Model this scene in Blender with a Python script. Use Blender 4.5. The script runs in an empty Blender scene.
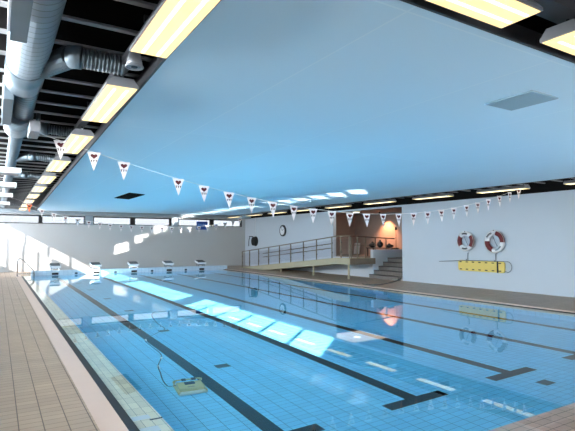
import bpy, bmesh, math, random
from mathutils import Vector, Matrix
random.seed(7)
S = bpy.context.scene
COL = S.collection
PI = math.pi

# ------------------------------------------------------------------ camera
cam_d = bpy.data.cameras.new('camera')
cam_d.sensor_width = 36.0
cam_d.lens = 36.0 * 478.4 / 575.0
cam = bpy.data.objects.new('camera', cam_d)
COL.objects.link(cam)
CAM = Vector((-1.697, -3.039, 1.830))
yaw, pitch = .546, .053
fwd = Vector((math.sin(yaw) * math.cos(pitch), math.cos(yaw) * math.cos(pitch), math.sin(pitch)))
cam.location = CAM
cam.rotation_euler = fwd.to_track_quat('-Z', 'Y').to_euler()
S.camera = cam

# ------------------------------------------------------------------ world, sun, exposure
W = bpy.data.worlds.new('sky')
S.world = W
W.use_nodes = True
bg = W.node_tree.nodes['Background']
bg.inputs[0].default_value = (0.88, 0.95, 1.0, 1)
bg.inputs[1].default_value = 17.0
SUN_DIR = Vector((1.0, 0.96, -0.545)).normalized()
sun_d = bpy.data.lights.new('sun', 'SUN')
sun_d.energy = 10.0
sun_d.angle = 0.0093
sun_d.color = (1.0, 0.93, 0.82)
sun_d.cycles.is_caustics_light = True
sun = bpy.data.objects.new('sun', sun_d)
COL.objects.link(sun)
sun.rotation_euler = SUN_DIR.to_track_quat('-Z', 'Y').to_euler()
sun.location = (-20, -10, 14)
S.view_settings.view_transform = 'Standard'
S.view_settings.look = 'None'
S.view_settings.exposure = 1.48
S.view_settings.gamma = 1.0
S.view_settings.use_curve_mapping = False
S.cycles.max_bounces = 12
S.cycles.diffuse_bounces = 6
S.cycles.glossy_bounces = 5
S.cycles.transmission_bounces = 8
S.cycles.transparent_max_bounces = 12
S.cycles.sample_clamp_indirect = 6.0
S.cycles.use_denoising = True

def portal(name, loc, sx, sy, rot):
    d = bpy.data.lights.new(name, 'AREA')
    d.shape = 'RECTANGLE'; d.size = sx; d.size_y = sy
    d.cycles.is_portal = True
    o = bpy.data.objects.new(name, d); COL.objects.link(o)
    o.location = loc; o.rotation_euler = rot
LEFT_GROUPS = [(-2.2, 5.05), (6.05, 13.3), (14.3, 21.55), (22.55, 28.4)]
FAR_GROUPS = [(-2.1, 2.95), (3.42, 8.41), (8.87, 13.7)]
WZ0, WZ1 = 3.08, 3.78           # clerestory band in the left wall
FZ0, FZ1 = 2.85, 3.36           # clerestory band in the far wall
XL, XR, YF, YN = -3.0, 14.0, 28.8, -6.0
for a, b in LEFT_GROUPS:
    portal('window_portal', (XL - .22, (a + b) / 2, (WZ0 + WZ1) / 2), WZ1 - WZ0, b - a, (0, -PI / 2, 0))
portal('window_portal', (XL - .22, 26.5, 2.2), 1.75, 3.8, (0, -PI / 2, 0))
NEAR_FILL = (5.0, 13.2, .3, 1.0)                 # opening added in the unseen near wall to let in more daylight
portal('window_portal', (9.1, YN - .22, .65), 8.2, .7, (PI / 2, 0, 0))
for a, b in FAR_GROUPS:
    portal('window_portal', ((a + b) / 2, YF + .22, (FZ0 + FZ1) / 2), b - a, FZ1 - FZ0, (-PI / 2, 0, 0))

# ------------------------------------------------------------------ material helpers
def rgb(h):                                   # sRGB 0..255 -> linear
    def c(v):
        v /= 255.0
        return v / 12.92 if v <= .04045 else ((v + .055) / 1.055) ** 2.4
    return (c(h[0]), c(h[1]), c(h[2]), 1)

def newmat(name):
    m = bpy.data.materials.new(name); m.use_nodes = True
    nt = m.node_tree
    return m, nt, nt.nodes['Principled BSDF']

def plain(name, col, rough=.6, metal=0.0, noise=.06, scale=6.0, spec=.5):
    m, nt, b = newmat(name)
    b.inputs['Roughness'].default_value = rough
    b.inputs['Metallic'].default_value = metal
    b.inputs['Specular IOR Level'].default_value = spec
    tc = nt.nodes.new('ShaderNodeTexCoord'); n = nt.nodes.new('ShaderNodeTexNoise')
    n.inputs['Scale'].default_value = scale; n.inputs['Detail'].default_value = 3
    nt.links.new(tc.outputs['Object'], n.inputs['Vector'])
    mx = nt.nodes.new('ShaderNodeMix'); mx.data_type = 'RGBA'
    c = rgb(col)
    mx.inputs['A'].default_value = tuple(v * (1 - noise) for v in c[:3]) + (1,)
    mx.inputs['B'].default_value = tuple(min(1, v * (1 + noise)) for v in c[:3]) + (1,)
    nt.links.new(n.outputs['Fac'], mx.inputs['Factor'])
    nt.links.new(mx.outputs['Result'], b.inputs['Base Color'])
    return m

def mth(nt, op, a, b=None, c=None):
    n = nt.nodes.new('ShaderNodeMath'); n.operation = op
    for i, v in enumerate((a, b, c)):
        if v is None: continue
        if isinstance(v, (int, float)): n.inputs[i].default_value = v
        else: nt.links.new(v, n.inputs[i])
    return n.outputs[0]

def tiles(name, col, grout, axes, per, wid, rough=.35, var=.10, off=(0, 0), stain=0.0, spec=.5, bumpy=False):
    """Tile grid along two object axes: period and joint width per axis."""
    m, nt, b = newmat(name)
    b.inputs['Roughness'].default_value = rough
    b.inputs['Specular IOR Level'].default_value = spec
    tc = nt.nodes.new('ShaderNodeTexCoord'); sp = nt.nodes.new('ShaderNodeSeparateXYZ')
    nt.links.new(tc.outputs['Object'], sp.inputs[0])
    masks, cells = [], []
    for k in (0, 1):
        s = mth(nt, 'DIVIDE', mth(nt, 'ADD', sp.outputs['XYZ'.index(axes[k])], off[k] + 100.0 * per[k]), per[k])
        fr = mth(nt, 'FRACT', s)
        w = wid[k] / per[k]
        masks.append(mth(nt, 'LESS_THAN', fr, w))
        cells.append(mth(nt, 'FLOOR', s))
    mask = mth(nt, 'MAXIMUM', masks[0], masks[1])
    cb = nt.nodes.new('ShaderNodeCombineXYZ')
    nt.links.new(cells[0], cb.inputs[0]); nt.links.new(cells[1], cb.inputs[1])
    wn = nt.nodes.new('ShaderNodeTexWhiteNoise'); wn.noise_dimensions = '2D'
    nt.links.new(cb.outputs[0], wn.inputs['Vector'])
    c = rgb(col)
    mx = nt.nodes.new('ShaderNodeMix'); mx.data_type = 'RGBA'
    mx.inputs['A'].default_value = tuple(v * (1 - var) for v in c[:3]) + (1,)
    mx.inputs['B'].default_value = tuple(min(1, v * (1 + var)) for v in c[:3]) + (1,)
    nt.links.new(wn.outputs['Value'], mx.inputs['Factor'])
    src = mx.outputs['Result']
    if stain:
        n = nt.nodes.new('ShaderNodeTexNoise'); n.inputs['Scale'].default_value = 2.2; n.inputs['Detail'].default_value = 6
        nt.links.new(tc.outputs['Object'], n.inputs['Vector'])
        st = nt.nodes.new('ShaderNodeMix'); st.data_type = 'RGBA'; st.blend_type = 'MULTIPLY'
        st.inputs['B'].default_value = (1 - stain, 1 - stain, 1 - stain, 1)
        nt.links.new(src, st.inputs['A']); nt.links.new(n.outputs['Fac'], st.inputs['Factor'])
        src = st.outputs['Result']
    gm = nt.nodes.new('ShaderNodeMix'); gm.data_type = 'RGBA'
    gm.inputs['B'].default_value = rgb(grout)
    nt.links.new(mask, gm.inputs['Factor']); nt.links.new(src, gm.inputs['A'])
    nt.links.new(gm.outputs['Result'], b.inputs['Base Color'])
    return m

def emitter(name, col, strength):
    m, nt, b = newmat(name)
    b.inputs['Base Color'].default_value = rgb(col)
    b.inputs['Emission Color'].default_value = rgb(col)
    b.inputs['Emission Strength'].default_value = strength
    return m

def glass_mat(name, tint):
    m, nt, b = newmat(name)
    nt.nodes.remove(b)
    out = nt.nodes['Material Output']
    t = nt.nodes.new('ShaderNodeBsdfTransparent'); g = nt.nodes.new('ShaderNodeBsdfGlossy')
    g.inputs['Roughness'].default_value = 0.02; t.inputs['Color'].default_value = (tint, tint, tint * 1.02, 1)
    f = nt.nodes.new('ShaderNodeFresnel'); f.inputs['IOR'].default_value = 1.45
    ge = nt.nodes.new('ShaderNodeNewGeometry')
    fk = mth(nt, 'MULTIPLY', f.outputs[0], mth(nt, 'SUBTRACT', 1.0, ge.outputs['Backfacing']))
    mx = nt.nodes.new('ShaderNodeMixShader')
    nt.links.new(fk, mx.inputs[0]); nt.links.new(t.outputs[0], mx.inputs[1]); nt.links.new(g.outputs[0], mx.inputs[2])
    nt.links.new(mx.outputs[0], out.inputs[0])
    return m

def water_mat(name):
    m, nt, b = newmat(name)
    nt.nodes.remove(b)
    out = nt.nodes['Material Output']
    r = nt.nodes.new('ShaderNodeBsdfGlass'); r.inputs['IOR'].default_value = 1.333; r.inputs['Roughness'].default_value = 0
    r.inputs['Color'].default_value = (.93, .985, 1, 1)
    nt.links.new(r.outputs[0], out.inputs[0])
    return m

M = dict(
    deck=tiles('deck_tile', (180, 156, 134), (78, 62, 52), 'XY', (.21, .125), (.010, .007), .45, .07, stain=.35),
    coping=plain('coping_stone', (198, 174, 160), .55, noise=.03),
    gutter=tiles('gutter_grating', (26, 28, 32), (8, 8, 10), 'XY', (.11, .02), (.006, .006), .5, .1),
    ledge=tiles('ledge_tile', (244, 234, 210), (150, 150, 140), 'XY', (.097, .20), (.005, .005), .35, .10),
    nearledge=tiles('near_ledge_tile', (244, 208, 190), (140, 108, 96), 'XY', (.20, .10), (.006, .006), .4, .06),
    pool=tiles('pool_tile', (132, 218, 250), (54, 120, 160), 'XY', (.206, .103), (.007, .005), .3, .05),
    poolx=tiles('pool_wall_tile', (132, 216, 248), (60, 120, 150), 'YZ', (.206, .103), (.006, .005), .3, .05),
    pooly=tiles('pool_end_tile', (150, 196, 226), (96, 136, 170), 'XZ', (.206, .103), (.008, .006), .3, .05),
    bulk=tiles('parapet_tile', (206, 222, 234), (150, 176, 196), 'XZ', (.206, .103), (.008, .006), .3, .04),
    black=tiles('black_tile', (6, 6, 8), (16, 18, 20), 'XY', (.103, .206), (.004, .004), .5, .15, spec=.1),
    drain=plain('drain_grate', (44, 62, 74), .6),
    wall=plain('painted_wall', (196, 204, 212), .8, noise=.015, scale=1.5, spec=.2),
    farwall=plain('painted_far_wall', (190, 189, 187), .8, noise=.015, scale=1.5, spec=.2),
    panel=tiles('ceiling_board', (206, 232, 246), (216, 238, 249), 'XY', (1.9, 4.8), (.02, .02), .7, .012, (1.0, .5), spec=.2),
    paneledge=plain('panel_edge_metal', (64, 64, 68), .5, .3),
    seam=plain('panel_seam', (190, 222, 238), .7),
    dark=plain('dark_roof_deck', (34, 32, 32), .9, noise=.2, scale=3, spec=.1),
    beam=plain('grey_beam', (150, 148, 148), .6),
    lampmetal=plain('lamp_housing', (138, 138, 142), .45, .4),
    steel=plain('stainless_steel', (176, 178, 180), .25, .9),
    galv=tiles('galvanised_duct', (110, 122, 130), (26, 30, 34), 'YY', (.115, .115), (.012, .012), .42, .10),
    sheet=plain('galvanised_sheet', (110, 122, 130), .42, .4, noise=.12, scale=5),
    galvdark=plain('flexible_duct_foil', (104, 114, 120), .45, .5, noise=.2, scale=9),
    ring=plain('duct_seam', (76, 84, 90), .4, .8),
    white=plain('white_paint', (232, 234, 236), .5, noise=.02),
    blackp=plain('black_plastic', (20, 20, 22), .5),
    red=plain('red_fabric', (104, 26, 30), .6),
    darkred=plain('dark_red_print', (84, 14, 20), .7),
    ink=plain('black_print', (24, 20, 22), .7),
    yellow=plain('yellow_plastic', (228, 200, 104), .5, noise=.05),
    pennant=plain('pennant_cloth', (226, 216, 214), .8, noise=.02),
    orange=plain('orange_cloth', (232, 120, 70), .8),
    beige=plain('beige_ramp_render', (172, 162, 136), .7),
    railmetal=plain('railing_metal', (128, 118, 102), .35, .6),
    wood=plain('brown_handrail', (84, 56, 42), .5),
    alcove=plain('taupe_wall', (150, 134, 126), .85),
    stair=tiles('stair_tile', (112, 105, 99), (70, 66, 62), 'YX', (.20, .30), (.006, .004), .5, .08),
    stepfront=plain('brown_board', (112, 98, 84), .6),
    stepdark=plain('step_nosing', (52, 48, 46), .6),
    khaki=plain('khaki_plastic', (206, 188, 112), .5),
    foam=plain('pale_roller', (226, 230, 214), .6),
    blue=plain('blue_sign', (28, 66, 150), .5),
    frame=plain('black_window_frame', (18, 18, 20), .5),
    pillar=plain('grey_pillar', (150, 160, 166), .6),
    floorgrey=plain('grey_floor', (120, 112, 104), .6),
    rope=plain('white_cord', (220, 214, 206), .7),
    seamhatch=plain('hatch_board', (150, 174, 186), .7),
    reelhose=plain('dark_green_hose', (34, 46, 44), .5),
    signink=plain('pale_blue_print', (120, 170, 236), .6),
    cable=plain('dark_blue_cable', (24, 50, 84), .5),
    lamp=emitter('lamp_diffuser', (255, 224, 150), .46),
    tube=emitter('lamp_tube', (255, 246, 214), .9),
    glass=glass_mat('window_glass', .15),
    tintglass=glass_mat('tinted_glass', .60),
    clearglass=glass_mat('clear_glass', .94),
    vent=plain('black_vent', (5, 5, 6), .9, spec=.05),
    water=water_mat('water'),
)

# ------------------------------------------------------------------ mesh helpers
class MB:
    def __init__(s): s.b = bmesh.new()
    def box(s, x0, x1, y0, y1, z0, z1):
        v = [s.b.verts.new(p) for p in ((x0,y0,z0),(x1,y0,z0),(x1,y1,z0),(x0,y1,z0),(x0,y0,z1),(x1,y0,z1),(x1,y1,z1),(x0,y1,z1))]
        for f in ((3,2,1,0),(4,5,6,7),(0,1,5,4),(1,2,6,5),(2,3,7,6),(3,0,4,7)): s.b.faces.new([v[i] for i in f])
        return s
    def prism(s, pts, a, b):
        """Extrude polygon pts (3-D, planar) from offset vector a to b."""
        a, b = Vector(a), Vector(b)
        v0 = [s.b.verts.new(Vector(p) + a) for p in pts]; v1 = [s.b.verts.new(Vector(p) + b) for p in pts]
        n = len(pts)
        s.b.faces.new(v0[::-1]); s.b.faces.new(v1)
        for i in range(n): s.b.faces.new((v0[i], v0[(i+1) % n], v1[(i+1) % n], v1[i]))
        return s
    def tube(s, pts, r, n=10, cap=True, close=False):
        """Round tube through pts; r a number or a list."""
        pts = [Vector(p) for p in pts]; N = len(pts); rings = []; up = None
        for i, p in enumerate(pts):
            if close: t = pts[(i+1) % N] - pts[i-1]
            else: t = pts[min(i+1, N-1)] - pts[max(i-1, 0)]
            t.normalize()
            if up is None:
                up = Vector((0,0,1)) if abs(t.z) < .9 else Vector((1,0,0))
            a = t.cross(up).normalized(); c = a.cross(t).normalized(); up = c
            rr = r[i] if isinstance(r, (list, tuple)) else r
            rings.append([s.b.verts.new(p + (a*math.cos(2*PI*k/n) + c*math.sin(2*PI*k/n))*rr) for k in range(n)])
        for i in range(N if close else N-1):
            A, B = rings[i], rings[(i+1) % N]
            for k in range(n):
                f = s.b.faces.new((A[k], A[(k+1)%n], B[(k+1)%n], B[k])); f.smooth = True
        if cap and not close:
            s.b.faces.new(rings[0][::-1]); s.b.faces.new(rings[-1])
        return s
    def cyl(s, p0, p1, r, n=16, r1=None):
        return s.tube([p0, p1], [r, r if r1 is None else r1], n)
    def build(s, name, mat, parent=None, bevel=0):
        bmesh.ops.recalc_face_normals(s.b, faces=s.b.faces)
        me = bpy.data.meshes.new(name); s.b.to_mesh(me); s.b.free()
        me.materials.append(mat)
        o = bpy.data.objects.new(name, me); COL.objects.link(o)
        if parent: o.parent = parent
        if bevel:
            md = o.modifiers.new('bevel', 'BEVEL'); md.width = bevel; md.segments = 2; md.limit_method = 'ANGLE'
        return o

def tag(o, label, cat, group=None, kind=None):
    o['label'] = label; o['category'] = cat
    if group: o['group'] = group
    if kind: o['kind'] = kind
    return o
def empty(name, loc, label, cat, group=None, kind=None, rz=0):
    o = bpy.data.objects.new(name, None); COL.objects.link(o)
    o.location = loc; o.rotation_euler = (0, 0, rz); o.empty_display_size = .1
    return tag(o, label, cat, group, kind)
def copy_tree(o, parent=None):
    c = o.copy(); COL.objects.link(c); c.parent = parent
    for ch in list(o.children): copy_tree(ch, c)
    return c
def struct(o, label, cat): return tag(o, label, cat, kind='structure')

# ------------------------------------------------------------------ the setting: deck, pool, walls
DZ = .04                                    # deck height over the water
PX0, PX1, PY0, PY1, PZ = -.17, 10.31, 0.0, 25.3, -.82
GX0, GX1 = -.58, 10.84                      # outer gutter edges
LX0, LX1 = -.47, 10.72                      # inner gutter edges (outer rim of the wet ledge)
NY = -.60                                   # near end of the wet ledge
f = MB()
f.box(XL, -.81, YN, YF, -.3, DZ)            # left deck
f.box(-.81, 11.0, YN, NY - .11, -.3, DZ)    # near deck
f.box(11.0, XR, YN, YF, -.3, DZ)            # right deck
f.box(-.81, 11.0, 25.72, YF, -.3, DZ)       # strip behind the blocks
struct(f.build('floor', M['deck']), 'beige tiled pool deck around the water', 'floor')
c = MB().box(-.81, GX0, NY - .11, 25.72, -.3, DZ + .003)
struct(c.build('trim_1', M['coping']), 'smooth pinkish coping strip along the left pool edge', 'trim')
c = MB().box(GX1, 11.0, NY - .11, 25.72, -.3, DZ + .003)
struct(c.build('trim_2', M['coping']), 'pale coping strip along the right pool edge', 'trim')
g = MB().box(GX0, LX0, NY - .11, 25.3, -.3, .012)
struct(g.build('trim_3', M['gutter']), 'black overflow gutter grating along the left pool edge', 'trim')
g = MB().box(LX1, GX1, NY - .11, 25.3, -.3, .012)
struct(g.build('trim_4', M['gutter']), 'black overflow gutter grating along the right pool edge', 'trim')
g = MB().box(LX0, LX1, NY - .11, NY, -.3, .012)
struct(g.build('trim_5', M['gutter']), 'black overflow gutter grating across the near end of the pool', 'trim')

basin = MB().box(PX0 - .3, PX1 + .3, PY0 - .3, PY1 + .3, PZ - .2, PZ).build('pool_basin', M['pool'])
struct(basin, 'blue tiled swimming pool basin with black lane lines', 'pool')
MB().box(PX0 - .3, PX0, PY0, PY1, PZ, -.03).build('side_wall', M['poolx'], basin)
MB().box(PX1, PX1 + .3, PY0, PY1, PZ, -.03).build('side_wall', M['poolx'], basin)
MB().box(PX0 - .3, PX1 + .3, PY0 - .3, PY0, PZ, -.03).build('end_wall', M['pooly'], basin)
MB().box(PX0 - .3, PX1 + .3, PY1, PY1 + .3, PZ, -.03).build('end_wall', M['pooly'], basin)
MB().box(LX0, PX0, NY, PY1, -.031, -.018).build('ledge', M['ledge'], basin)
MB().box(PX1, LX1, NY, PY1, -.031, -.018).build('ledge', M['ledge'], basin)
MB().box(PX0, PX1, NY, PY0, -.031, -.018).build('ledge', M['nearledge'], basin)
LANES = [1.031 + 2.062 * i for i in range(5)]
TY = 1.48
for x in LANES:
    l = MB().box(x - .103, x + .103, TY + .19, PY1 - 1.4, PZ, PZ + .004)
    l.box(x - .52, x + .52, TY, TY + .19, PZ, PZ + .004)
    l.build('lane_line', M['black'], basin)
for x0 in (1.53, 5.17):
    for y in ((4.34, 7.55, 10.82, 13.87, 17.1, 20.4) if x0 < 2 else (1.05,)):
        MB().box(x0 - .115, x0 + .115, y - .09, y + .09, PZ, PZ + .006).build('floor_drain', M['drain'], basin)
w = bmesh.new()
vs = [w.verts.new(p) for p in ((LX0, NY, 0), (LX1, NY, 0), (LX1, PY1, 0), (LX0, PY1, 0))]
w.faces.new(vs)
me = bpy.data.meshes.new('pool_water'); w.to_mesh(me); w.free(); me.materials.append(M['water'])
for p in me.polygons: p.use_smooth = True
water = bpy.data.objects.new('pool_water', me); COL.objects.link(water)
tag(water, 'calm clear blue water filling the swimming pool', 'water', kind='stuff')
water.cycles.is_caustics_caster = True
for o in [basin] + list(basin.children): o.cycles.is_caustics_receiver = True

# raised end wall carrying the starting blocks
bulk = MB().box(-.10, 11.0, PY1, PY1 + .42, -.5, .25).build('pool_end_parapet', M['bulk'])
struct(bulk, 'low pale blue tiled parapet across the far end of the pool', 'wall')
for i, x in enumerate(LANES):
    MB().box(x - .16, x + .16, PY1 - .006, PY1 + .01, .02, .14).build('lane_plate', M['blackp'], bulk)
    if i < 4: MB().box(x + 1.031 - .07, x + 1.031 + .07, PY1 - .006, PY1 + .01, .02, .12).build('inlet', M['drain'], bulk)

# left wall with the clerestory band and the glazed end bay (outside the picture; the sun comes through it)
HC = 4.3
wl = MB()
wl.box(XL - .2, XL, YN, 22.55, 0, WZ0).box(XL - .2, XL, YN, YF, WZ1, HC)
wl.box(XL - .2, XL, 22.55, 24.6, 0, WZ0).box(XL - .2, XL, 24.6, YF, 0, 1.3).box(XL - .2, XL, 28.4, YF, 1.3, WZ0)
edges = [YN] + [v for gp in LEFT_GROUPS for v in gp] + [YF]
for i in range(0, len(edges), 2): wl.box(XL - .2, XL, edges[i], edges[i + 1], WZ0, WZ1)
struct(wl.build('wall_left', M['wall']), 'white left wall with a high band of windows', 'wall')
for n, (a, b) in enumerate(LEFT_GROUPS):
    fr = MB(); k = 6 if n < 3 else 5
    for i in range(k + 1):
        y = a + (b - a) * i / k
        fr.box(XL - .14, XL - .06, y - .035, y + .035, WZ0, WZ1)
    struct(fr.build('window_%d' % (n + 1), M['frame']), 'high side window with dark mullions', 'window')
fr = MB()
for i in range(6):
    y = 24.65 + 3.75 * i / 5
    fr.box(XL - .14, XL - .06, y - .04, y + .04, 1.3, WZ0)
wo = fr.build('window_5', M['frame'])
struct(wo, 'tall glazed bay in the left wall', 'window')
MB().box(XL - .11, XL - .10, 22.55, 28.4, WZ0, WZ1).build('pane', M['tintglass'], wo)
MB().box(XL - .11, XL - .10, 24.6, 28.4, 1.3, WZ0).build('pane', M['tintglass'], wo)

wf = MB()
wf.box(XL - .2, XR + .2, YF, YF + .2, 0, FZ0).box(XL - .2, XR + .2, YF, YF + .2, FZ1, HC)
ex = [XL - .2] + [v for gp in FAR_GROUPS for v in gp] + [XR + .2]
for i in range(0, len(ex), 2): wf.box(ex[i], ex[i + 1], YF, YF + .2, FZ0, FZ1)
struct(wf.build('wall_far', M['farwall']), 'white far wall under a band of windows', 'wall')
WL = ['leftmost', 'middle', 'rightmost']
for n, (a, b) in enumerate(FAR_GROUPS):
    fr = MB(); y0, y1 = YF - .02, YF + .08
    mid = {0: (.40, .61), 1: (5.70, 6.01), 2: (11.19, 11.50)}[n]
    fr.box(a, b, y0, y1, FZ0, FZ0 + .05).box(a, b, y0, y1, FZ1 - .07, FZ1)
    fr.box(a, a + .06, y0, y1, FZ0, FZ1).box(b - (.14 if n else .06), b, y0, y1, FZ0, FZ1).box(mid[0], mid[1], y0, y1, FZ0, FZ1)
    wo = fr.build('window_%d' % (n + 6), M['frame'])
    struct(wo, 'black framed high window, %s of three in the far wall' % WL[n], 'window')
    MB().box(a + .05, mid[0], YF + .03, YF + .036, FZ0 + .04, FZ1 - .05).build('pane', M['glass'], wo)
    MB().box(mid[1], b - .05, YF + .03, YF + .036, FZ0 + .04, FZ1 - .05).build('pane', M['glass'], wo)
pl = MB()
for a, b in ((2.95, 3.42), (8.41, 8.87)): pl.box(a, b, YF - .10, YF + .001, FZ0 - .05, HC - .3)
struct(pl.build('trim_6', M['pillar']), 'grey pillar heads between the far windows', 'trim')
bm_ = MB().box(XL, XR, YF - .9, YF - .002, 3.42, 3.62)
struct(bm_.build('trim_7', M['pillar']), 'grey boxed beam above the far windows', 'trim')

DY0, DY1, DZ1 = 12.8, 18.0, 3.38            # opening of the alcove in the right wall
wr = MB()
wr.box(XR, XR + .2, YN, DY0, 0, HC).box(XR, XR + .2, DY1, YF, 0, HC).box(XR, XR + .2, DY0, DY1, DZ1, HC)
wr.box(XR, XR + .2, 14.95, DY1, 0, .98)
struct(wr.build('wall_right', M['wall']), 'white right wall with an open alcove above the ramp', 'wall')
wn_ = MB().box(XL - .2, XR + .2, YN - .2, YN, 0, NEAR_FILL[2]).box(XL - .2, XR + .2, YN - .2, YN, NEAR_FILL[3], HC)
wn_.box(XL - .2, NEAR_FILL[0], YN - .2, YN, NEAR_FILL[2], NEAR_FILL[3]).box(NEAR_FILL[1], XR + .2, YN - .2, YN, NEAR_FILL[2], NEAR_FILL[3])
struct(wn_.build('wall_near', M['wall']), 'white wall behind the viewer', 'wall')
we = MB().box(1.2, 1.6, -20, YN - .2, -.3, 10)  # unseen wall added outside to block sun from the near opening
struct(we.build('wall_sun_block', M['wall']), 'added unseen wall keeping the sun off the near opening', 'wall')
AX = 17.4
al = MB()
al.box(AX, AX + .15, 12.6, 20.5, 0, 3.6).box(XR + .2, AX, 12.6, 12.8, 0, 3.6).box(XR + .2, AX, 20.3, 20.5, 0, 3.6)
al.box(XR + .2, AX, 12.6, 20.5, 3.45, 3.6)
struct(al.build('wall_alcove', M['alcove']), 'taupe wall of the alcove behind the ramp landing', 'wall')
af = MB().box(XR + .19, AX, 14.95, 20.3, .85, 1.0).box(XR + .2, AX, 12.8, 14.95, .0, .04).box(XR + 1.5, AX, 12.8, 14.95, .85, 1.0)
struct(af.build('floor_alcove', M['floorgrey']), 'raised floor of the alcove', 'floor')

ce = MB().box(XL - .2, XR + .2, YN - .2, YF + .2, HC, HC + .2)
struct(ce.build('ceiling', M['dark']), 'dark roof deck above the suspended ceiling', 'ceiling')

# suspended ceiling island
CZ = 3.55
pan = MB().prism([(-.42, -.62, CZ), (11.66, -.55, CZ), (12.10, 27.0, CZ), (.20, 27.6, CZ)], (0, 0, .012), (0, 0, .14)).build('ceiling_panel', M['panel'])
struct(pan, 'large pale blue suspended ceiling panel over the pool', 'ceiling')
ed = MB()
for p, q in (((-.42, -.62), (11.66, -.55)), ((11.66, -.55), (12.10, 27.0)), ((12.10, 27.0), (.20, 27.6)), ((.20, 27.6), (-.42, -.62))):
    p, q = Vector(p + (CZ,)), Vector(q + (CZ,)); t = (q - p).normalized(); nrm = Vector((t.y, -t.x, 0))
    ed.prism([p + nrm*.012, p - nrm*.012, q - nrm*.012, q + nrm*.012], (0, 0, 0), (0, 0, .15))
ed.build('edge_trim', M['paneledge'], pan)

# ------------------------------------------------------------------ lamps added at the water line in place of sun reflected off the pool
GL = Vector((1.0, 0.96, 0.545)).normalized()
for a, b in LEFT_GROUPS[:3]:
    for i in range(6):
        y = a + (b - a) * (i + .5) / 6 + .96 * 6.29
        d = bpy.data.lights.new('glint_lamp', 'AREA')
        d.shape = 'RECTANGLE'; d.size = .60; d.size_y = 1.15
        d.spread = math.radians(1.4); d.energy = 4.5; d.color = (1, .97, .92)
        o = bpy.data.objects.new('glint_lamp', d); COL.objects.link(o)
        o.location = (3.29, y, .02)
        o.rotation_euler = GL.to_track_quat('-Z', 'Y').to_euler()

# ------------------------------------------------------------------ ramp, railing, stairs
RX0, RX1 = 12.4, XR - .02
def ramp_z(y): return min(1.0, max(DZ, DZ + (26.2 - y) * (1.0 - DZ) / 10.6))
rp = empty('access_ramp', (RX0, 14.6, DZ), 'pale beige ramp rising along the right wall to the alcove landing', 'ramp')
def at0(mb):                                       # world-built part of an Empty: keep its place
    return mb
def child(mb, name, mat, root, bevel=0):
    o = mb.build(name, mat, root, bevel)
    o.matrix_parent_inverse = Matrix.Translation(-Vector(root.location)) if root.rotation_euler.z == 0 else root.matrix_basis.inverted()
    return o
side = [(0, 26.2, DZ), (0, 15.6, 1.0), (0, 14.6, 1.0), (0, 14.6, .72), (0, 15.6, .72), (0, 23.0, DZ)]
child(MB().prism(side, (RX0, 0, 0), (RX1, 0, 0)), 'slab', M['beige'], rp)
child(MB().prism([(0, 26.4, DZ), (0, 26.2, DZ + .02), (0, 15.6, 1.02), (0, 14.6, 1.02), (0, 14.6, .99), (0, 15.6, .99), (0, 26.2, DZ)], (RX0 - .03, 0, 0), (RX0 + .028, 0, 0)), 'kerb', M['beige'], rp)
child(MB().box(RX0 + .03, RX1, 14.575, 14.598, .72, 1.0), 'front_board', M['stepfront'], rp)
for y in (14.72, 17.64, 21.0):
    child(MB().box(RX0 + .02, RX0 + .09, y - .035, y + .035, DZ, ramp_z(y) - .24), 'leg', M['beige'], rp)
rl = empty('ramp_railing', (RX0, 14.6, 1.0), 'brownish metal railing along the pool side of the ramp', 'railing')
ys = [26.1, 25.0, 23.75, 22.45, 21.15, 19.9, 18.6, 17.36, 16.03, 15.3, 14.65]
RH = 1.06
pts = [(RX0 + .05, y, ramp_z(y) + RH) for y in ys]
for i, y in enumerate(ys):
    z = ramp_z(y)
    p = child(MB().box(RX0 + .03, RX0 + .075, y - .02, y + .02, z + .001 if i else DZ + .001, z + RH), 'post', M['railmetal'], rl)
child(MB().tube([(RX0 + .05, 26.1, ramp_z(26.1) + RH), (RX0 + .05, 15.6, 1 + RH), (RX0 + .05, 14.65, 1 + RH)], .028), 'top_rail', M['railmetal'], rl)
for i in range(10):
    ya, yb = ys[i] - .04, ys[i + 1] + .04
    if ya - yb < .3: continue
    child(MB().prism([(0, ya, ramp_z(ya) + .12), (0, ya, ramp_z(ya) + .92), (0, yb, ramp_z(yb) + .92), (0, yb, ramp_z(yb) + .12)], (RX0 + .05, 0, 0), (RX0 + .058, 0, 0)), 'glass_panel', M['clearglass'], rl)
    for h in (.30, .76):
        child(MB().box(RX0 + .04, RX0 + .068, ya - .01, ya + .045, ramp_z(ya) + h - .03, ramp_z(ya) + h + .03), 'clamp', M['stepdark'], rl)
for hgt, lab in ((.90, 'upper'), (.66, 'lower')):
    h = empty('wall_handrail', (XR - .1, 18.2, ramp_z(18.2) + hgt), '%s of two grey handrails on the white wall behind the ramp' % lab, 'handrail', 'handrails on the wall along the ramp')
    child(MB().tube([(XR - .08, 25.9, ramp_z(25.9) + hgt), (XR - .08, 18.1, ramp_z(18.1) + hgt)], .024), 'rail', M['railmetal'], h)
    for y in (25.4, 23.8, 22.2, 20.6, 19.0):
        child(MB().cyl((XR - .08, y, ramp_z(y) + hgt), (XR + .01, y, ramp_z(y) + hgt - .06), .011, 8), 'bracket', M['railmetal'], h)
lr = empty('landing_railing', (RX0 + .05, 14.65, 1.0), 'dark brown topped railing across the landing above the stairs', 'railing')
child(MB().tube([(RX0 + .12, 14.66, 1 + RH), (15.5, 14.86, 1.94)], .026), 'top_rail', M['wood'], lr)
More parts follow.
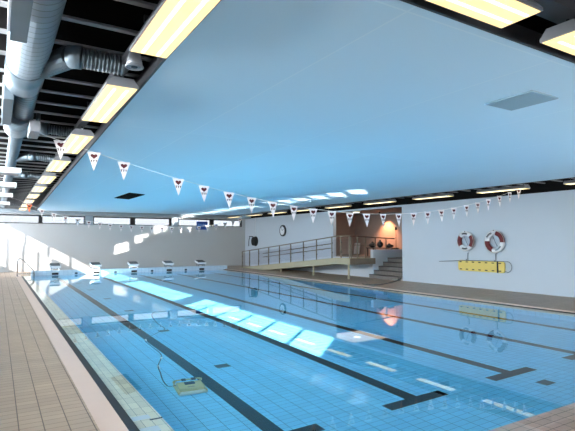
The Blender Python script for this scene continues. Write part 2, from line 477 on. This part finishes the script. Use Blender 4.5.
for x, z0, z1 in ((RX0 + .17, 1.001, 2.04), (12.97, 1.001, 2.03), (13.5, 1.001, 2.0), (14.15, 1.401, 2.0), (14.9, 1.401, 1.97)):
    yy = 14.67 + (x - 12.5) * .066
    child(MB().box(x - .02, x + .02, yy - .02, yy + .02, z0, z1), 'post', M['railmetal'], lr)
child(MB().tube([(RX0 + .12, 14.68, 1.62), (14.2, 14.78, 1.62)], .012), 'middle_rail', M['railmetal'], lr)

st = MB()
for i in range(5):
    st.box(XR - .28 + .3 * i, 15.5, 12.84, 14.74, DZ if i == 0 else DZ + .19 * i, DZ + .19 * (i + 1))
stairs = st.build('stairs', M['stair'])
struct(stairs, 'grey tiled stairs climbing into the alcove beside the ramp', 'stairs')
for i in range(5):
    MB().box(XR - .29 + .3 * i, XR - .23 + .3 * i, 12.84, 14.74, DZ + .19 * (i + 1) - .03, DZ + .19 * (i + 1) + .004).build('nosing', M['stepdark'], stairs)
sw = MB().box(XR - .02, 16.2, 14.75, 14.94, DZ, 1.40)
struct(sw.build('wall_stair', M['wall']), 'low white wall between the stairs and the landing', 'wall')

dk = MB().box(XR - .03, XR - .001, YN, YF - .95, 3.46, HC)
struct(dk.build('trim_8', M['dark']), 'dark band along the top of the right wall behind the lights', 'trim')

# hose lying at the foot of the stairs
ho = MB().tube([(14.6, 12.95, .37), (14.25, 12.9, .25), (13.95, 12.85, .14), (13.6, 12.75, .06), (12.9, 12.3, .06), (12.05, 11.84, .06), (11.6, 11.65, .06), (11.3, 11.75, .06), (11.22, 12.3, .06)], .018, 8)
tag(ho.build('hose', M['blackp']), 'thin black hose trailing down the stairs onto the right pool deck', 'hose')

# alcove furnishings
tb = empty('side_table', (15.8, 16.05, 1.0), 'dark low table with black things on it behind the low stair wall', 'table')
child(MB().box(15.55, 16.05, 15.1, 17.1, 1.42, 1.47), 'tabletop', M['stepdark'], tb)
for x in (15.6, 16.0):
    for y in (15.18, 17.02): child(MB().box(x - .025, x + .025, y - .025, y + .025, 1.0, 1.42), 'leg', M['stepdark'], tb)
def lump(name, loc, r, label, cat, parts, group=None):
    o = empty(name, loc, label, cat, group)
    for nm, (dx, dy, dz), (sx, sy, sz), mt in parts:
        b = MB(); bmesh.ops.create_icosphere(b.b, subdivisions=2, radius=1)
        for v in b.b.verts: v.co = Vector((v.co.x * sx + dx, v.co.y * sy + dy, v.co.z * sz + dz))
        for f_ in b.b.faces: f_.smooth = True
        b.build(nm, M[mt], o)
    return o
BG = 'black bags on the alcove table'
lump('bag', (15.8, 16.85, 1.47), .2, 'black bag at the left end of the alcove table', 'bag', [('body', (0, 0, .13), (.16, .26, .13), 'blackp'), ('handle', (0, 0, .28), (.02, .10, .05), 'blackp')], BG)
lump('bag', (15.8, 16.25, 1.47), .2, 'tallest black bag, in the middle of the alcove table', 'bag', [('body', (0, 0, .17), (.15, .20, .17), 'blackp'), ('handle', (0, 0, .36), (.02, .08, .05), 'blackp')], BG)
lump('bag', (15.8, 15.55, 1.47), .2, 'flat black bag at the right end of the alcove table', 'bag', [('body', (0, 0, .09), (.15, .30, .09), 'blackp'), ('handle', (0, 0, .19), (.02, .10, .04), 'blackp')], BG)
fl = empty('floor_lamp', (15.8, 15.05, 1.0), 'slim black floor lamp on a tall pole in the alcove corner', 'lamp')
child(MB().cyl((15.8, 15.05, 1.0), (15.8, 15.05, 1.03), .13), 'base', M['blackp'], fl)
child(MB().cyl((15.8, 15.05, 1.03), (15.8, 15.05, 2.42), .012, 8), 'pole', M['blackp'], fl)
child(MB().cyl((15.8, 15.05, 2.38), (15.8, 15.05, 2.55), .06, 12, .03), 'lamp_shade', M['blackp'], fl)
wb = empty('sun_patch_panel', (17.2, 20.2, 1.0), 'added white panel standing for a patch of sun low on the alcove wall', 'board')  # white panel added in place of a sunlit patch on the wall
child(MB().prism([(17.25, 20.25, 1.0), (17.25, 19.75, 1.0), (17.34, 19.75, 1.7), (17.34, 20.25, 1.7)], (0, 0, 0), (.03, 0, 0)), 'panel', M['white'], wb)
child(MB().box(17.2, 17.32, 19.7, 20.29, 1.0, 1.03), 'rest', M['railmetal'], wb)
sl = empty('ceiling_spotlight', (16.7, 17.25, 3.45), 'small spotlight on the alcove ceiling glowing orange on the wall', 'lamp')
child(MB().cyl((16.7, 17.25, 3.45), (16.7, 17.25, 3.41), .05), 'base', M['blackp'], sl)
child(MB().cyl((16.7, 17.25, 3.41), (16.78, 17.25, 3.26), .045), 'lamp_head', M['blackp'], sl)
sd = bpy.data.lights.new('spot_bulb', 'SPOT'); sd.energy = 200; sd.spot_size = math.radians(96); sd.spot_blend = .8
sd.color = (1, .42, .2); sd.shadow_soft_size = .03
so = bpy.data.objects.new('spot_bulb', sd); COL.objects.link(so); so.parent = sl
so.location = (.095, 0, -.22); so.rotation_euler = Vector((.40, .05, -1)).to_track_quat('-Z', 'Y').to_euler()

dl = empty('alcove_fill_lamp', (15.3, 17.6, 3.45), 'added unseen fill lamp on the alcove ceiling', 'lamp')  # lamp added to brighten the alcove, out of view above the opening
child(MB().cyl((15.3, 17.6, 3.45), (15.3, 17.6, 3.42), .22, 24), 'base', M['white'], dl)
child(MB().cyl((15.3, 17.6, 3.42), (15.3, 17.6, 3.40), .19, 24), 'diffuser', M['tube'], dl)
ld = bpy.data.lights.new('fill_light', 'AREA'); ld.energy = 9; ld.color = (1, .88, .78); ld.size = 2.4
lo = bpy.data.objects.new('fill_light', ld); COL.objects.link(lo); lo.parent = dl; lo.location = (0, 0, -.08)

# ------------------------------------------------------------------ roof void: beams, tray, ducts
bmo = MB().box(XL, XR, -.035, .035, 0, .022).build('ceiling_beam', M['beam'])
MB().box(XL, XR, -.012, .012, .022, .50).build('web', M['dark'], bmo)
tag(bmo, 'thin grey beam crossing the dark roof space above the suspended ceiling', 'beam', 'thin grey roof beams', 'structure')
y0, pit = 1.42 - 6 * .59, .59
bmo.location = (0, y0, 3.75)
for i in range(1, 51):
    c = copy_tree(bmo); c.location = (0, y0 + pit * i, 3.75)
ct = empty('cable_tray', (-.62, 12, 3.62), 'dark metal cable tray above the left row of ceiling lights', 'tray')
child(MB().box(-.66, -.56, 0.2, 27.2, 3.615, 3.625), 'floor_plate', M['paneledge'], ct)
for x in (-.66, -.566): child(MB().box(x, x + .006, 0.2, 27.2, 3.625, 3.70), 'side_rail', M['paneledge'], ct)
for y in range(1, 27, 3): child(MB().box(-.67, -.55, y, y + .03, 3.70, 3.76), 'bracket', M['paneledge'], ct)
ct2 = empty('cable_tray', (1.5, -1.0, 3.62), 'dark metal cable tray above the near ceiling lights', 'tray')
child(MB().box(-1, 6, -1.1, -.9, 3.615, 3.625), 'floor_plate', M['paneledge'], ct2)
for y in (-1.1, -.906): child(MB().box(-1, 6, y, y + .006, 3.625, 3.70), 'side_rail', M['paneledge'], ct2)
for x in range(0, 6, 2): child(MB().box(x, x + .03, -1.11, -.89, 3.70, 3.76), 'bracket', M['paneledge'], ct2)

def spiral(mb, x, z, r, ya, yb, step, mbs):
    mb.cyl((x, ya, z), (x, yb, z), r, 28)
duct = empty('ventilation_duct', (-1.47, 2, 3.75), 'big round galvanised spiral duct running along the upper left', 'duct')
a_, b_, c_ = MB(), MB(), MB(); rr = MB()
spiral(a_, -1.47, 3.75, .195, -3.2, 2.75, .115, rr)
child(a_, 'wide_section', M['galv'], duct)
child(MB().cyl((-1.47, 2.75, 3.75), (-1.47, 3.45, 3.75), .203, 28), 'collar', M['sheet'], duct)
spiral(b_, -1.42, 3.75, .14, 3.45, 5.0, .10, rr)
child(b_, 'middle_section', M['galv'], duct)
spiral(c_, -1.46, 3.74, .195, 5.0, 6.1, .13, rr)
child(c_, 'branch_collar', M['galv'], duct)
d_ = MB(); spiral(d_, -1.44, 3.74, .115, 6.1, 27.5, .9, rr)
child(d_, 'narrow_section', M['sheet'], duct)
def ribbed(P, r, n=22):
    Q, Rr = [], []
    P = [Vector(p) for p in P]
    for i in range(n + 1):
        t = i / n; Q.append(P[0].lerp(P[1], t)); Rr.append(r * (1.05 if i % 2 else .84))
    m = MB().tube(Q, Rr, 16)
    for f_ in m.b.faces: f_.smooth = False
    return m
def branch(y, r, x0=-1.38):
    a = Vector((x0, y + .85, 3.72)); b = Vector((x0 + .26, y + .05, 3.66)); c = Vector((x0 + .36, y, 3.65)); e = Vector((x0 + .76, y - .04, 3.63))
    child(ribbed([a, b], r), 'flexible_hose', M['galvdark'], duct)
    child(MB().tube([b, b.lerp(c, .5) + Vector((0, -.01, 0)), c], r * 1.05, 16), 'branch_collar', M['sheet'], duct)
    child(ribbed([c, e], r * .9), 'flexible_hose', M['galvdark'], duct)
branch(2.02, .11); branch(5.6, .09); branch(8.6, .085); branch(12.0, .08)
bx = empty('duct_box', (-1.6, 0, 3.6), 'long rectangular blue grey metal box hung under the round duct', 'duct')
child(MB().box(-1.655, -1.535, -3.2, 1.18, 3.38, 3.555), 'body', M['sheet'], bx, .006)
child(MB().box(-1.672, -1.656, -3.2, 1.0, 3.38, 3.65), 'side_cover', M['white'], bx)
bx = empty('duct_box', (-1.62, 3.4, 3.6), 'short rectangular metal box beside the narrowing of the round duct', 'duct')
child(MB().box(-1.67, -1.565, 3.5, 5.0, 3.52, 3.80), 'body', M['sheet'], bx, .006)
child(MB().box(-1.685, -1.671, 3.5, 5.0, 3.52, 3.80), 'side_cover', M['white'], bx)
bx = empty('duct_box', (-1.3, 4.3, 3.6), 'small square grey box hanging right of the round duct', 'duct')
child(MB().box(-1.33, -1.19, 4.75, 5.35, 3.42, 3.585), 'body', M['lampmetal'], bx, .006)
child(MB().cyl((-1.21, 5.0, 3.585), (-1.21, 5.0, 3.75), .03), 'hanger', M['ring'], bx)
for k, (y, lb) in enumerate(((10.2, 'nearest'), (13.6, 'second nearest'), (17.4, 'third'), (22.0, 'farthest'))):
    bx = empty('air_terminal', (-1.5, y, 3.6), '%s white air terminal box across the narrow duct, upper left' % lb, 'air vent', 'white air terminal boxes on the duct')
    child(MB().box(-1.95, -1.22, y, y + .55, 3.47, 3.60), 'body', M['white'], bx, .006)
    child(MB().box(-1.90, -1.27, y + .04, y + .51, 3.462, 3.472), 'grille', M['lampmetal'], bx)

# ------------------------------------------------------------------ ceiling lights
def fixture(L):
    r = empty('ceiling_light', (0, 0, 0), 'x', 'ceiling light')
    W2 = .165
    prof = [(-W2, 0, 0), (-W2, 0, .025), (-.11, 0, .095), (.11, 0, .095), (W2, 0, .025), (W2, 0, 0)]
    MB().prism(prof, (0, -L / 2, 0), (0, L / 2, 0)).build('housing', M['lampmetal'], r)
    MB().box(-W2 + .012, W2 - .012, -L / 2 + .015, L / 2 - .015, -.006, .002).build('diffuser', M['lamp'], r)
    for x in (-.075, .055): MB().box(x, x + .028, -L / 2 + .10, L / 2 - .04, -.009, -.004).build('tube', M['tube'], r)
    for y in (-L / 2 + .12, L / 2 - .12): MB().cyl((0, y, .09), (0, y, .17), .012, 8).build('hanger', M['steel'], r)
    return r
ORD = ['nearest', 'second', 'third', 'fourth', 'fifth', 'sixth', 'seventh', 'eighth', 'ninth', 'tenth']
fx = fixture(1.73)
for i in range(10):
    o = fx if i == 0 else copy_tree(fx)
    o.location = (-.605 + .02 * i / 9, .235 + 2.735 * i, 3.455)
    tag(o, '%s warm ceiling light in the left row beside the ducts%s' % (ORD[i] if i else 'nearest and largest', ', counted from the front' if 0 < i < 9 else ''), 'ceiling light', 'left row of ceiling lights')
for i in range(9):
    o = copy_tree(fx); o.location = (12.30, 3.65 + 2.92 * i, 3.455)
    tag(o, '%s ceiling light in the right row above the white wall%s' % (ORD[i], ', counted from the front' if i else ' and lowest in the row'), 'ceiling light', 'right row of ceiling lights')
for i, (x, lb) in enumerate(((.70, 'large warm ceiling light crossing the top right edge of the picture'), (2.94, 'warm ceiling light cut off by the right edge of the picture'))):
    o = copy_tree(fx); o.location = (x, -.99, 3.455); o.rotation_euler = (0, 0, -PI / 2)
    tag(o, lb, 'ceiling light', 'near row of ceiling lights')
sp = empty('ceiling_speaker', (-.63, 1.5, 3.45), 'small round grey speaker hanging between the first two left ceiling lights', 'speaker')
child(MB().tube([(-.63, 1.5, 3.47), (-.63, 1.5, 3.52), (-.63, 1.5, 3.60)], [.075, .07, .05], 20), 'body', M['lampmetal'], sp)
child(MB().tube([(-.63 + .075*math.cos(2*PI*k/20), 1.5 + .075*math.sin(2*PI*k/20), 3.47) for k in range(20)], .012, 6, close=True), 'rim', M['lampmetal'], sp)
child(MB().cyl((-.63, 1.5, 3.464), (-.63, 1.5, 3.468), .03), 'cone', M['blackp'], sp)
cv = empty('ceiling_vent', (2.6, 15.9, CZ), 'black slatted vent in the blue ceiling panel', 'vent')
child(MB().prism([(2.30, 16.9, CZ), (2.93, 17.2, CZ), (2.98, 14.9, CZ), (2.34, 14.5, CZ)], (0, 0, -.012), (0, 0, .02)), 'frame', M['vent'], cv)
for k in range(5):
    child(MB().box(2.38 + .11 * k, 2.42 + .11 * k, 15.0, 16.8, CZ - .03, CZ - .01), 'slat', M['vent'], cv)
ah = MB().box(3.52, 4.06, .13, .75, CZ - .006, CZ + .02)
tag(ah.build('access_hatch', M['seamhatch']), 'square greyer hatch in the near right of the blue ceiling panel', 'hatch')

# ------------------------------------------------------------------ pennants
def pennant():
    r = empty('pennant', (0, 0, 0), 'x', 'pennant')
    MB().prism([(-.115, 0, 0), (.115, 0, 0), (0, 0, -.34)], (0, -.0015, 0), (0, .0015, 0)).build('cloth', M['pennant'], r)
    h = []
    for k in range(24):
        t = 2 * PI * k / 24
        h.append((.0035 * 16 * math.sin(t) ** 3 * 1.05, 0, -.075 + .0032 * (13 * math.cos(t) - 5 * math.cos(2*t) - 2 * math.cos(3*t) - math.cos(4*t))))
    MB().prism(h, (0, -.0035, 0), (0, -.0015, 0)).build('emblem', M['darkred'], r)
    t = MB()
    for x in (-.040, 0, .040):
        t.prism([(x - .018, 0, -.140), (x + .018, 0, -.140), (x + .007, 0, -.156), (x + .007, 0, -.182), (x - .007, 0, -.182), (x - .007, 0, -.156)], (0, -.0035, 0), (0, -.0015, 0))
    t.build('lettering', M['ink'], r)
    return r
def poly(c, x):
    v = 0
    for k in c: v = v * x + k
    return v
NC = [-3.1e-05, 0.000938, 0.014907, -0.257883, 3.34486]
FC = [0.000455, -0.008636, 0.076004, -0.361113, 3.236498]
NXS = [-.79, -.25, .27, 1.3, 1.83, 2.38, 2.9, 3.42, 3.96, 4.48, 5.01, 5.55, 6.07, 6.61, 7.14, 7.68, 8.21, 8.74, 9.26, 9.8, 10.3, 10.8, 11.32, 11.84, 12.31]
FXS = [-.49, .01, .5, .99, 1.5, 1.99, 2.48, 2.95, 3.46, 3.94, 4.45, 4.94, 5.46, 5.96, 6.43, 6.94, 7.43, 7.91, 8.4, 8.92, 9.4, 9.82]
def nth(i):
    n = i + 1
    return '%d%s' % (n, 'th' if 10 <= n % 100 <= 20 else {1: 'st', 2: 'nd', 3: 'rd'}.get(n % 10, 'th'))
cd = MB().tube([(-1.24, 6, 3.69), (-1.16, 6, 3.66)] + [(x, 6, poly(NC, x)) for x in [-.79 + .54 * k for k in range(25)]] + [(12.80, 6, 3.62)], .005, 6)
tag(cd.build('pennant_cord', M['rope']), 'thin white cord carrying the large pennants across the near part of the pool', 'cord')
cd = MB().tube([(-1.31, 21, 3.74)] + [(x, 21, poly(FC, x)) for x in [-.9 + .45 * k for k in range(25)]] + [(11.9, 21, 3.56)], .006, 6)
tag(cd.build('pennant_cord', M['rope']), 'thin white cord carrying the small pennants before the far windows', 'cord')
fp = pennant()
for i, x in enumerate(NXS):
    o = fp if i == 0 else copy_tree(fp)
    o.location = (x, 5.995, poly(NC, x) + .004)
    sl_ = math.atan(poly(NC, x + .1) - poly(NC, x - .1)) / .2 * .2
    o.rotation_euler = (random.uniform(-.08, .08), 0, random.uniform(-.12, .12))
    tag(o, 'white pennant with dark red emblem, %s from the left on the near cord' % nth(i), 'pennant', 'large pennants on the near cord')
for i, x in enumerate(FXS):
    o = copy_tree(fp); o.location = (x, 20.995, poly(FC, x) + .004); o.rotation_euler = (random.uniform(-.08, .08), 0, random.uniform(-.15, .15))
    tag(o, 'small distant pennant, %s from the left on the far cord' % nth(i), 'pennant', 'small pennants on the far cord')
    if i in (0,):
        for ch in list(o.children):
            if ch.name.startswith('cloth'):
                ch.data = ch.data.copy(); ch.data.materials[0] = M['orange']
        o['label'] = 'orange tinted distant pennant at the left end of the far cord'

# ------------------------------------------------------------------ starting blocks, grab rail
sb = empty('starting_block', (0, 0, 0), 'x', 'starting block')
MB().prism([(-.27, -.12, .14), (-.27, .50, .26), (-.27, .50, .36), (-.27, -.12, .25)], (0, 0, 0), (.54, 0, 0)).build('platform', M['white'], sb, .01)
MB().prism([(-.24, -.10, .253), (-.24, .48, .363), (-.24, .48, .372), (-.24, -.10, .262)], (0, 0, 0), (.48, 0, 0)).build('non_slip_pad', M['ring'], sb)
for x in (-.20, .16): MB().box(x, x + .04, .02, .06, 0, .20).build('leg', M['steel'], sb)
for x in (-.20, .16): MB().box(x, x + .04, .30, .34, 0, .24).build('leg', M['steel'], sb)
MB().box(-.18, .18, -.05, -.035, .08, .15).build('hand_grip', M['steel'], sb)
PL = ['leftmost', 'second from left', 'middle', 'second from right', 'rightmost']
for i, x in enumerate(LANES):
    o = sb if i == 0 else copy_tree(sb)
    o.location = (x, PY1 + .05, .25)
    tag(o, 'white starting block on the far parapet, %s of five' % PL[i], 'starting block', 'starting blocks')
gr = empty('grab_rail', (-.75, 24.6, DZ), 'stainless steel grab rail at the far left corner of the pool', 'grab rail')
for y in (24.55, 25.05):
    child(MB().tube([(-.75, y, DZ), (-.75, y, .82), (-.72, y, .90), (-.64, y, .93), (-.55, y, .89), (-.02, y, .30), (.0, y, .2), (0, y, -.45)], .02, 10), 'rail', M['steel'], gr)
child(MB().cyl((-.75, 24.55, .25), (-.75, 25.05, .25), .014, 8), 'cross_bar', M['steel'], gr)
child(MB().tube([(-.75, 24.8, .18), (0, 24.8, .18)], .014, 8), 'step_bar', M['steel'], gr)
for y in (24.55, 25.05): child(MB().cyl((-.75, y, DZ), (-.75, y, DZ + .02), .05), 'base', M['steel'], gr)

# ------------------------------------------------------------------ things on the right wall
def life_ring(R, r, turn, loc, label):
    o = empty('life_ring', loc, label, 'life ring', 'life rings on the right wall')
    def arc(a0, a1, rad, n=14, closed=False):
        return [(0, -R * math.cos(a0 + (a1 - a0) * k / n), R * math.sin(a0 + (a1 - a0) * k / n)) for k in range(n + (0 if closed else 1))]
    MB().tube(arc(0, 2 * PI, R, 40, True), r, 14, close=True).build('ring', M['white'], o)
    for c in (turn, turn + PI):
        MB().tube(arc(c - .70, c + .70, R), r * 1.035, 14).build('red_band', M['red'], o)
    for c in (turn + PI / 2, turn - PI / 2):
        t = MB()
        for k in range(5):
            a = c + (k - 2) * .17
            p = Vector((-r * 1.0, -R * math.cos(a), R * math.sin(a)))
            u = Vector((0, math.sin(a), math.cos(a))); v = Vector((0, -math.cos(a), math.sin(a)))
            for q in ((-.016, 0), (.016, 0), (0, .02)):
                cc = p + u * q[0] + v * q[1]
                w_ = u * .006 if q[1] == 0 else u * .016
                hh = v * .032 if q[1] == 0 else v * .007
                t.prism([cc - w_ - hh, cc + w_ - hh, cc + w_ + hh, cc - w_ + hh], (-.006, 0, 0), (.012, 0, 0))
        t.build('lettering', M['ink'], o)
    MB().tube([(-r * .5, -(R + r) * 1.02 * math.cos(2*PI*k/32) , (R + r) * 1.02 * math.sin(2*PI*k/32)) for k in range(32)], .009, 6, close=True).build('grab_line', M['rope'], o)
    MB().tube([(-.02, .05, R * .6), (-.03, .0, R * .25), (-.03, -.06, -.05), (-.02, -.12, -R * .55)], .010, 6).build('loose_cord', M['galvdark'], o)
    MB().cyl((r * 1.1, 0, R + r * .2), (-r, 0, R + r * 1.25), .012, 8).build('hook', M['blackp'], o)
    return o
life_ring(.29, .078, 0.0, (XR - .09, 9.29, 1.82), 'left life ring on the right wall, red bands at its sides')
life_ring(.315, .084, PI * .25 + PI / 2 + PI / 2 - .15 + PI * 0, (XR - .095, 8.02, 1.80), 'right life ring on the right wall, red bands turned diagonally')
sbd = empty('spine_board', (XR - .06, 8.67, .68), 'yellow spine board with black hand slots hung on the right wall', 'rescue board')
def rrect(y0, y1, z0, z1, r, n=6):
    P = []
    for cy, cz, a0 in ((y1 - r, z1 - r, 0), (y0 + r, z1 - r, PI / 2), (y0 + r, z0 + r, PI), (y1 - r, z0 + r, 1.5 * PI)):
        for k in range(n + 1): P.append((0, cy + r * math.cos(a0 + PI / 2 * k / n), cz + r * math.sin(a0 + PI / 2 * k / n)))
    return P
child(MB().prism(rrect(7.66, 9.67, .67, 1.08, .09), (XR - .085, 0, 0), (XR - .03, 0, 0)), 'board', M['yellow'], sbd)
for k in range(7):
    y = 7.84 + k * .285
    for z in (.735, 1.015):
        child(MB().prism(rrect(y - .055, y + .055, z - .018, z + .018, .017, 4), (XR - .089, 0, 0), (XR - .084, 0, 0)), 'hand_slot', M['blackp'], sbd)
child(MB().box(XR - .095, XR - .028, 7.90, 7.96, .665, 1.09), 'strap', M['blackp'], sbd)
for y, lb in ((9.25, 'left'), (8.03, 'right')):
    hk = MB().tube([(XR, y, 1.36), (XR - .03, y, 1.36), (XR - .04, y, 1.33), (XR - .04, y, 1.12), (XR - .06, y, 1.06), (XR - .12, y, 1.07), (XR - .13, y, 1.13)], .014, 8)
    tag(hk.build('wall_hook', M['galvdark']), '%s dark hook on the wall above the yellow spine board' % lb, 'hook', 'hooks holding the spine board')
rh = empty('rescue_pole', (XR - .12, 8.9, 1.05), 'long thin grey rescue pole with a round loop above the yellow board', 'pole')
child(MB().tube([(XR - .115, 10.6, .99), (XR - .115, 9.25, 1.075), (XR - .115, 7.64, 1.09)], .012, 8), 'shaft', M['galvdark'], rh)
lp = [(XR - .115, 7.64 - .10 + .0, 1.09)]
child(MB().tube([(XR - .115, 7.64, 1.09)] + [(XR - .115, 7.52 - .17 * math.sin(PI * k / 12) , .90 + .19 * math.cos(PI * k / 12)) for k in range(13)] + [(XR - .115, 7.62, .74)], .012, 8), 'loop', M['galvdark'], rh)
ck = empty('wall_clock', (XR - .05, 23.29, 2.48), 'round wall clock with white face and black rim above the ramp', 'clock')
ck.rotation_euler = (0, 0, 0)
child(MB().cyl((XR, 23.29, 2.48), (XR - .09, 23.29, 2.48), .36, 36), 'case', M['blackp'], ck)
child(MB().cyl((XR - .089, 23.29, 2.48), (XR - .097, 23.29, 2.48), .27, 36), 'face', M['white'], ck)
child(MB().tube([(XR - .102, 23.29, 2.48), (XR - .102, 23.12, 2.58)], .014, 6), 'hour_hand', M['blackp'], ck)
child(MB().tube([(XR - .104, 23.29, 2.48), (XR - .104, 23.38, 2.72)], .010, 6), 'minute_hand', M['blackp'], ck)
hr = empty('hose_reel', (XR - .12, 27.1, 1.80), 'dark round hose reel on the right wall near the far corner', 'hose reel')
child(MB().cyl((XR - .004, 27.1, 1.80), (XR - .06, 27.1, 1.80), .34, 28), 'back_plate', M['blackp'], hr)
child(MB().cyl((XR - .06, 27.1, 1.80), (XR - .20, 27.1, 1.80), .22, 24), 'drum', M['reelhose'], hr)
for k in range(4): child(MB().tube([(XR - .085 - .03 * k, 27.1 + .25 * math.cos(2*PI*j/26), 1.80 + .25 * math.sin(2*PI*j/26)) for j in range(26)], .022, 8, close=True), 'hose_coil', M['reelhose'], hr)
child(MB().cyl((XR - .20, 27.1, 1.80), (XR - .22, 27.1, 1.80), .31, 28), 'front_plate', M['blackp'], hr)
child(MB().box(XR - .10, XR - .004, 27.55, 28.0, 2.12, 2.17), 'bracket', M['blackp'], hr)
child(MB().tube([(XR - .05, 27.95, 2.10), (XR - .05, 28.1, 1.9), (XR - .05, 28.15, 1.45)], .022, 8), 'feed_pipe', M['blackp'], hr)
pp = MB().cyl((XR - .02, 27.16, 3.5), (XR - .02, 27.16, 2.16), .012, 8)
tag(pp.build('wall_pipe', M['white']), 'thin white pipe rising on the right wall above the hose reel', 'pipe')
SGX = -.14
sg = empty('wall_sign', (10.7 + SGX, 28.6, 2.6), 'dark blue sign with pale blue lettering in front of the far windows', 'sign')
child(MB().box(10.29 + SGX, 11.10 + SGX, 28.60, 28.62, 2.61, 3.18), 'board', M['blue'], sg)
t = MB()
for k in range(5):
    x = 10.37 + SGX + k * .135
    t.box(x, x + .03, 28.594, 28.601, 2.82, 3.03).box(x + .07, x + .095, 28.594, 28.601, 2.82, 3.0).box(x, x + .095, 28.594, 28.601, 2.98 if k % 2 else 2.82, 3.01 if k % 2 else 2.85).box(x, x + .09, 28.594, 28.601, 2.90, 2.93)
child(t, 'lettering', M['signink'], sg)
for x in (10.4 + SGX, 11.0 + SGX): child(MB().cyl((x, 28.61, 3.18), (x, 28.61, 3.42), .008, 6), 'hanger', M['steel'], sg)

# ------------------------------------------------------------------ pool cleaner
pc = empty('pool_cleaner', (.68, 3.50, PZ + .004), 'khaki pool cleaning robot on the pool floor beside the lane line', 'pool robot', rz=-.12)
MB().prism([(0, -.15, .05), (0, .16, .05), (0, .17, .20), (0, .08, .24), (0, -.10, .16)], (-.17, 0, 0), (.17, 0, 0)).build('body', M['khaki'], pc, .012)
for y in (-.175, .18): MB().cyl((-.19, y, .05), (.19, y, .05), .05, 14).build('roller', M['foam'], pc)
for x in (-.20, .175): MB().box(x, x + .025, -.20, .20, .03, .14).build('side_plate', M['khaki'], pc, .006)
MB().tube([(-.19, .17, .19), (-.19, .17, .27), (-.17, .17, .29), (.17, .17, .29), (.19, .17, .27), (.19, .17, .19)], .022, 8).build('handle', M['khaki'], pc)
MB().box(-.07, .07, .0, .09, .225, .262).build('motor_cover', M['blackp'], pc)
for x in (-.09, .05): MB().box(x, x + .06, .135, .20, .265, .318).build('grip', M['blackp'], pc)
MB().box(-.05, .05, -.06, -.055, .16, .19).build('badge', M['stepdark'], pc)
def smooth(P, n=6):
    P = [Vector(p) for p in P]; out = []
    for i in range(len(P) - 1):
        a, b, c, d = P[max(i-1, 0)], P[i], P[i+1], P[min(i+2, len(P)-1)]
        for k in range(n):
            t = k / n
            out.append(.5 * ((2*b) + (c-a)*t + (2*a-5*b+4*c-d)*t*t + (3*b-a-3*c+d)*t**3))
    out.append(P[-1]); return out
cab = [(.49, 3.56, -.60), (.41, 3.64, -.66), (.36, 3.72, -.45), (.36, 3.85, -.20), (.40, 4.1, -.05), (.62, 4.68, -.012), (.66, 5.4, -.012), (.72, 6.04, -.012), (1.05, 6.5, -.012), (1.35, 6.9, -.012), (1.42, 7.7, -.012), (1.64, 8.93, -.012), (1.96, 9.6, -.012)]
cb_ = empty('cleaner_cable', (.5, 4, -.1), 'thin dark cable with pale floats curling through the water from the pool robot', 'cable')
child(MB().tube(smooth(cab), .009, 6), 'cord', M['cable'], cb_)
for p, q in (((.55, 4.44, -.018), (.58, 4.54, -.014)), ((.38, 3.98, -.12), (.40, 4.10, -.05)), ((.70, 5.9, -.014), (.73, 6.06, -.014))):
    child(MB().cyl(p, q, .018, 8), 'float', M['white'], cb_)
# marks in the left ledge
MB().box(-.30, -.17, 1.97, 2.0, -.018, -.014).build('depth_mark', M['blackp'], basin)
for x0, x1, y0_, y1_ in ((-.465, -.275, 2.03, 2.15), (-.465, -.275, 1.66, 1.80)):  # thin white rectangles laid in the ledge
    MB().box(x0, x1, y0_, y1_, -.019, -.0155).build('white_mark', M['white'], basin)
for o in list(basin.children): o.cycles.is_caustics_receiver = True
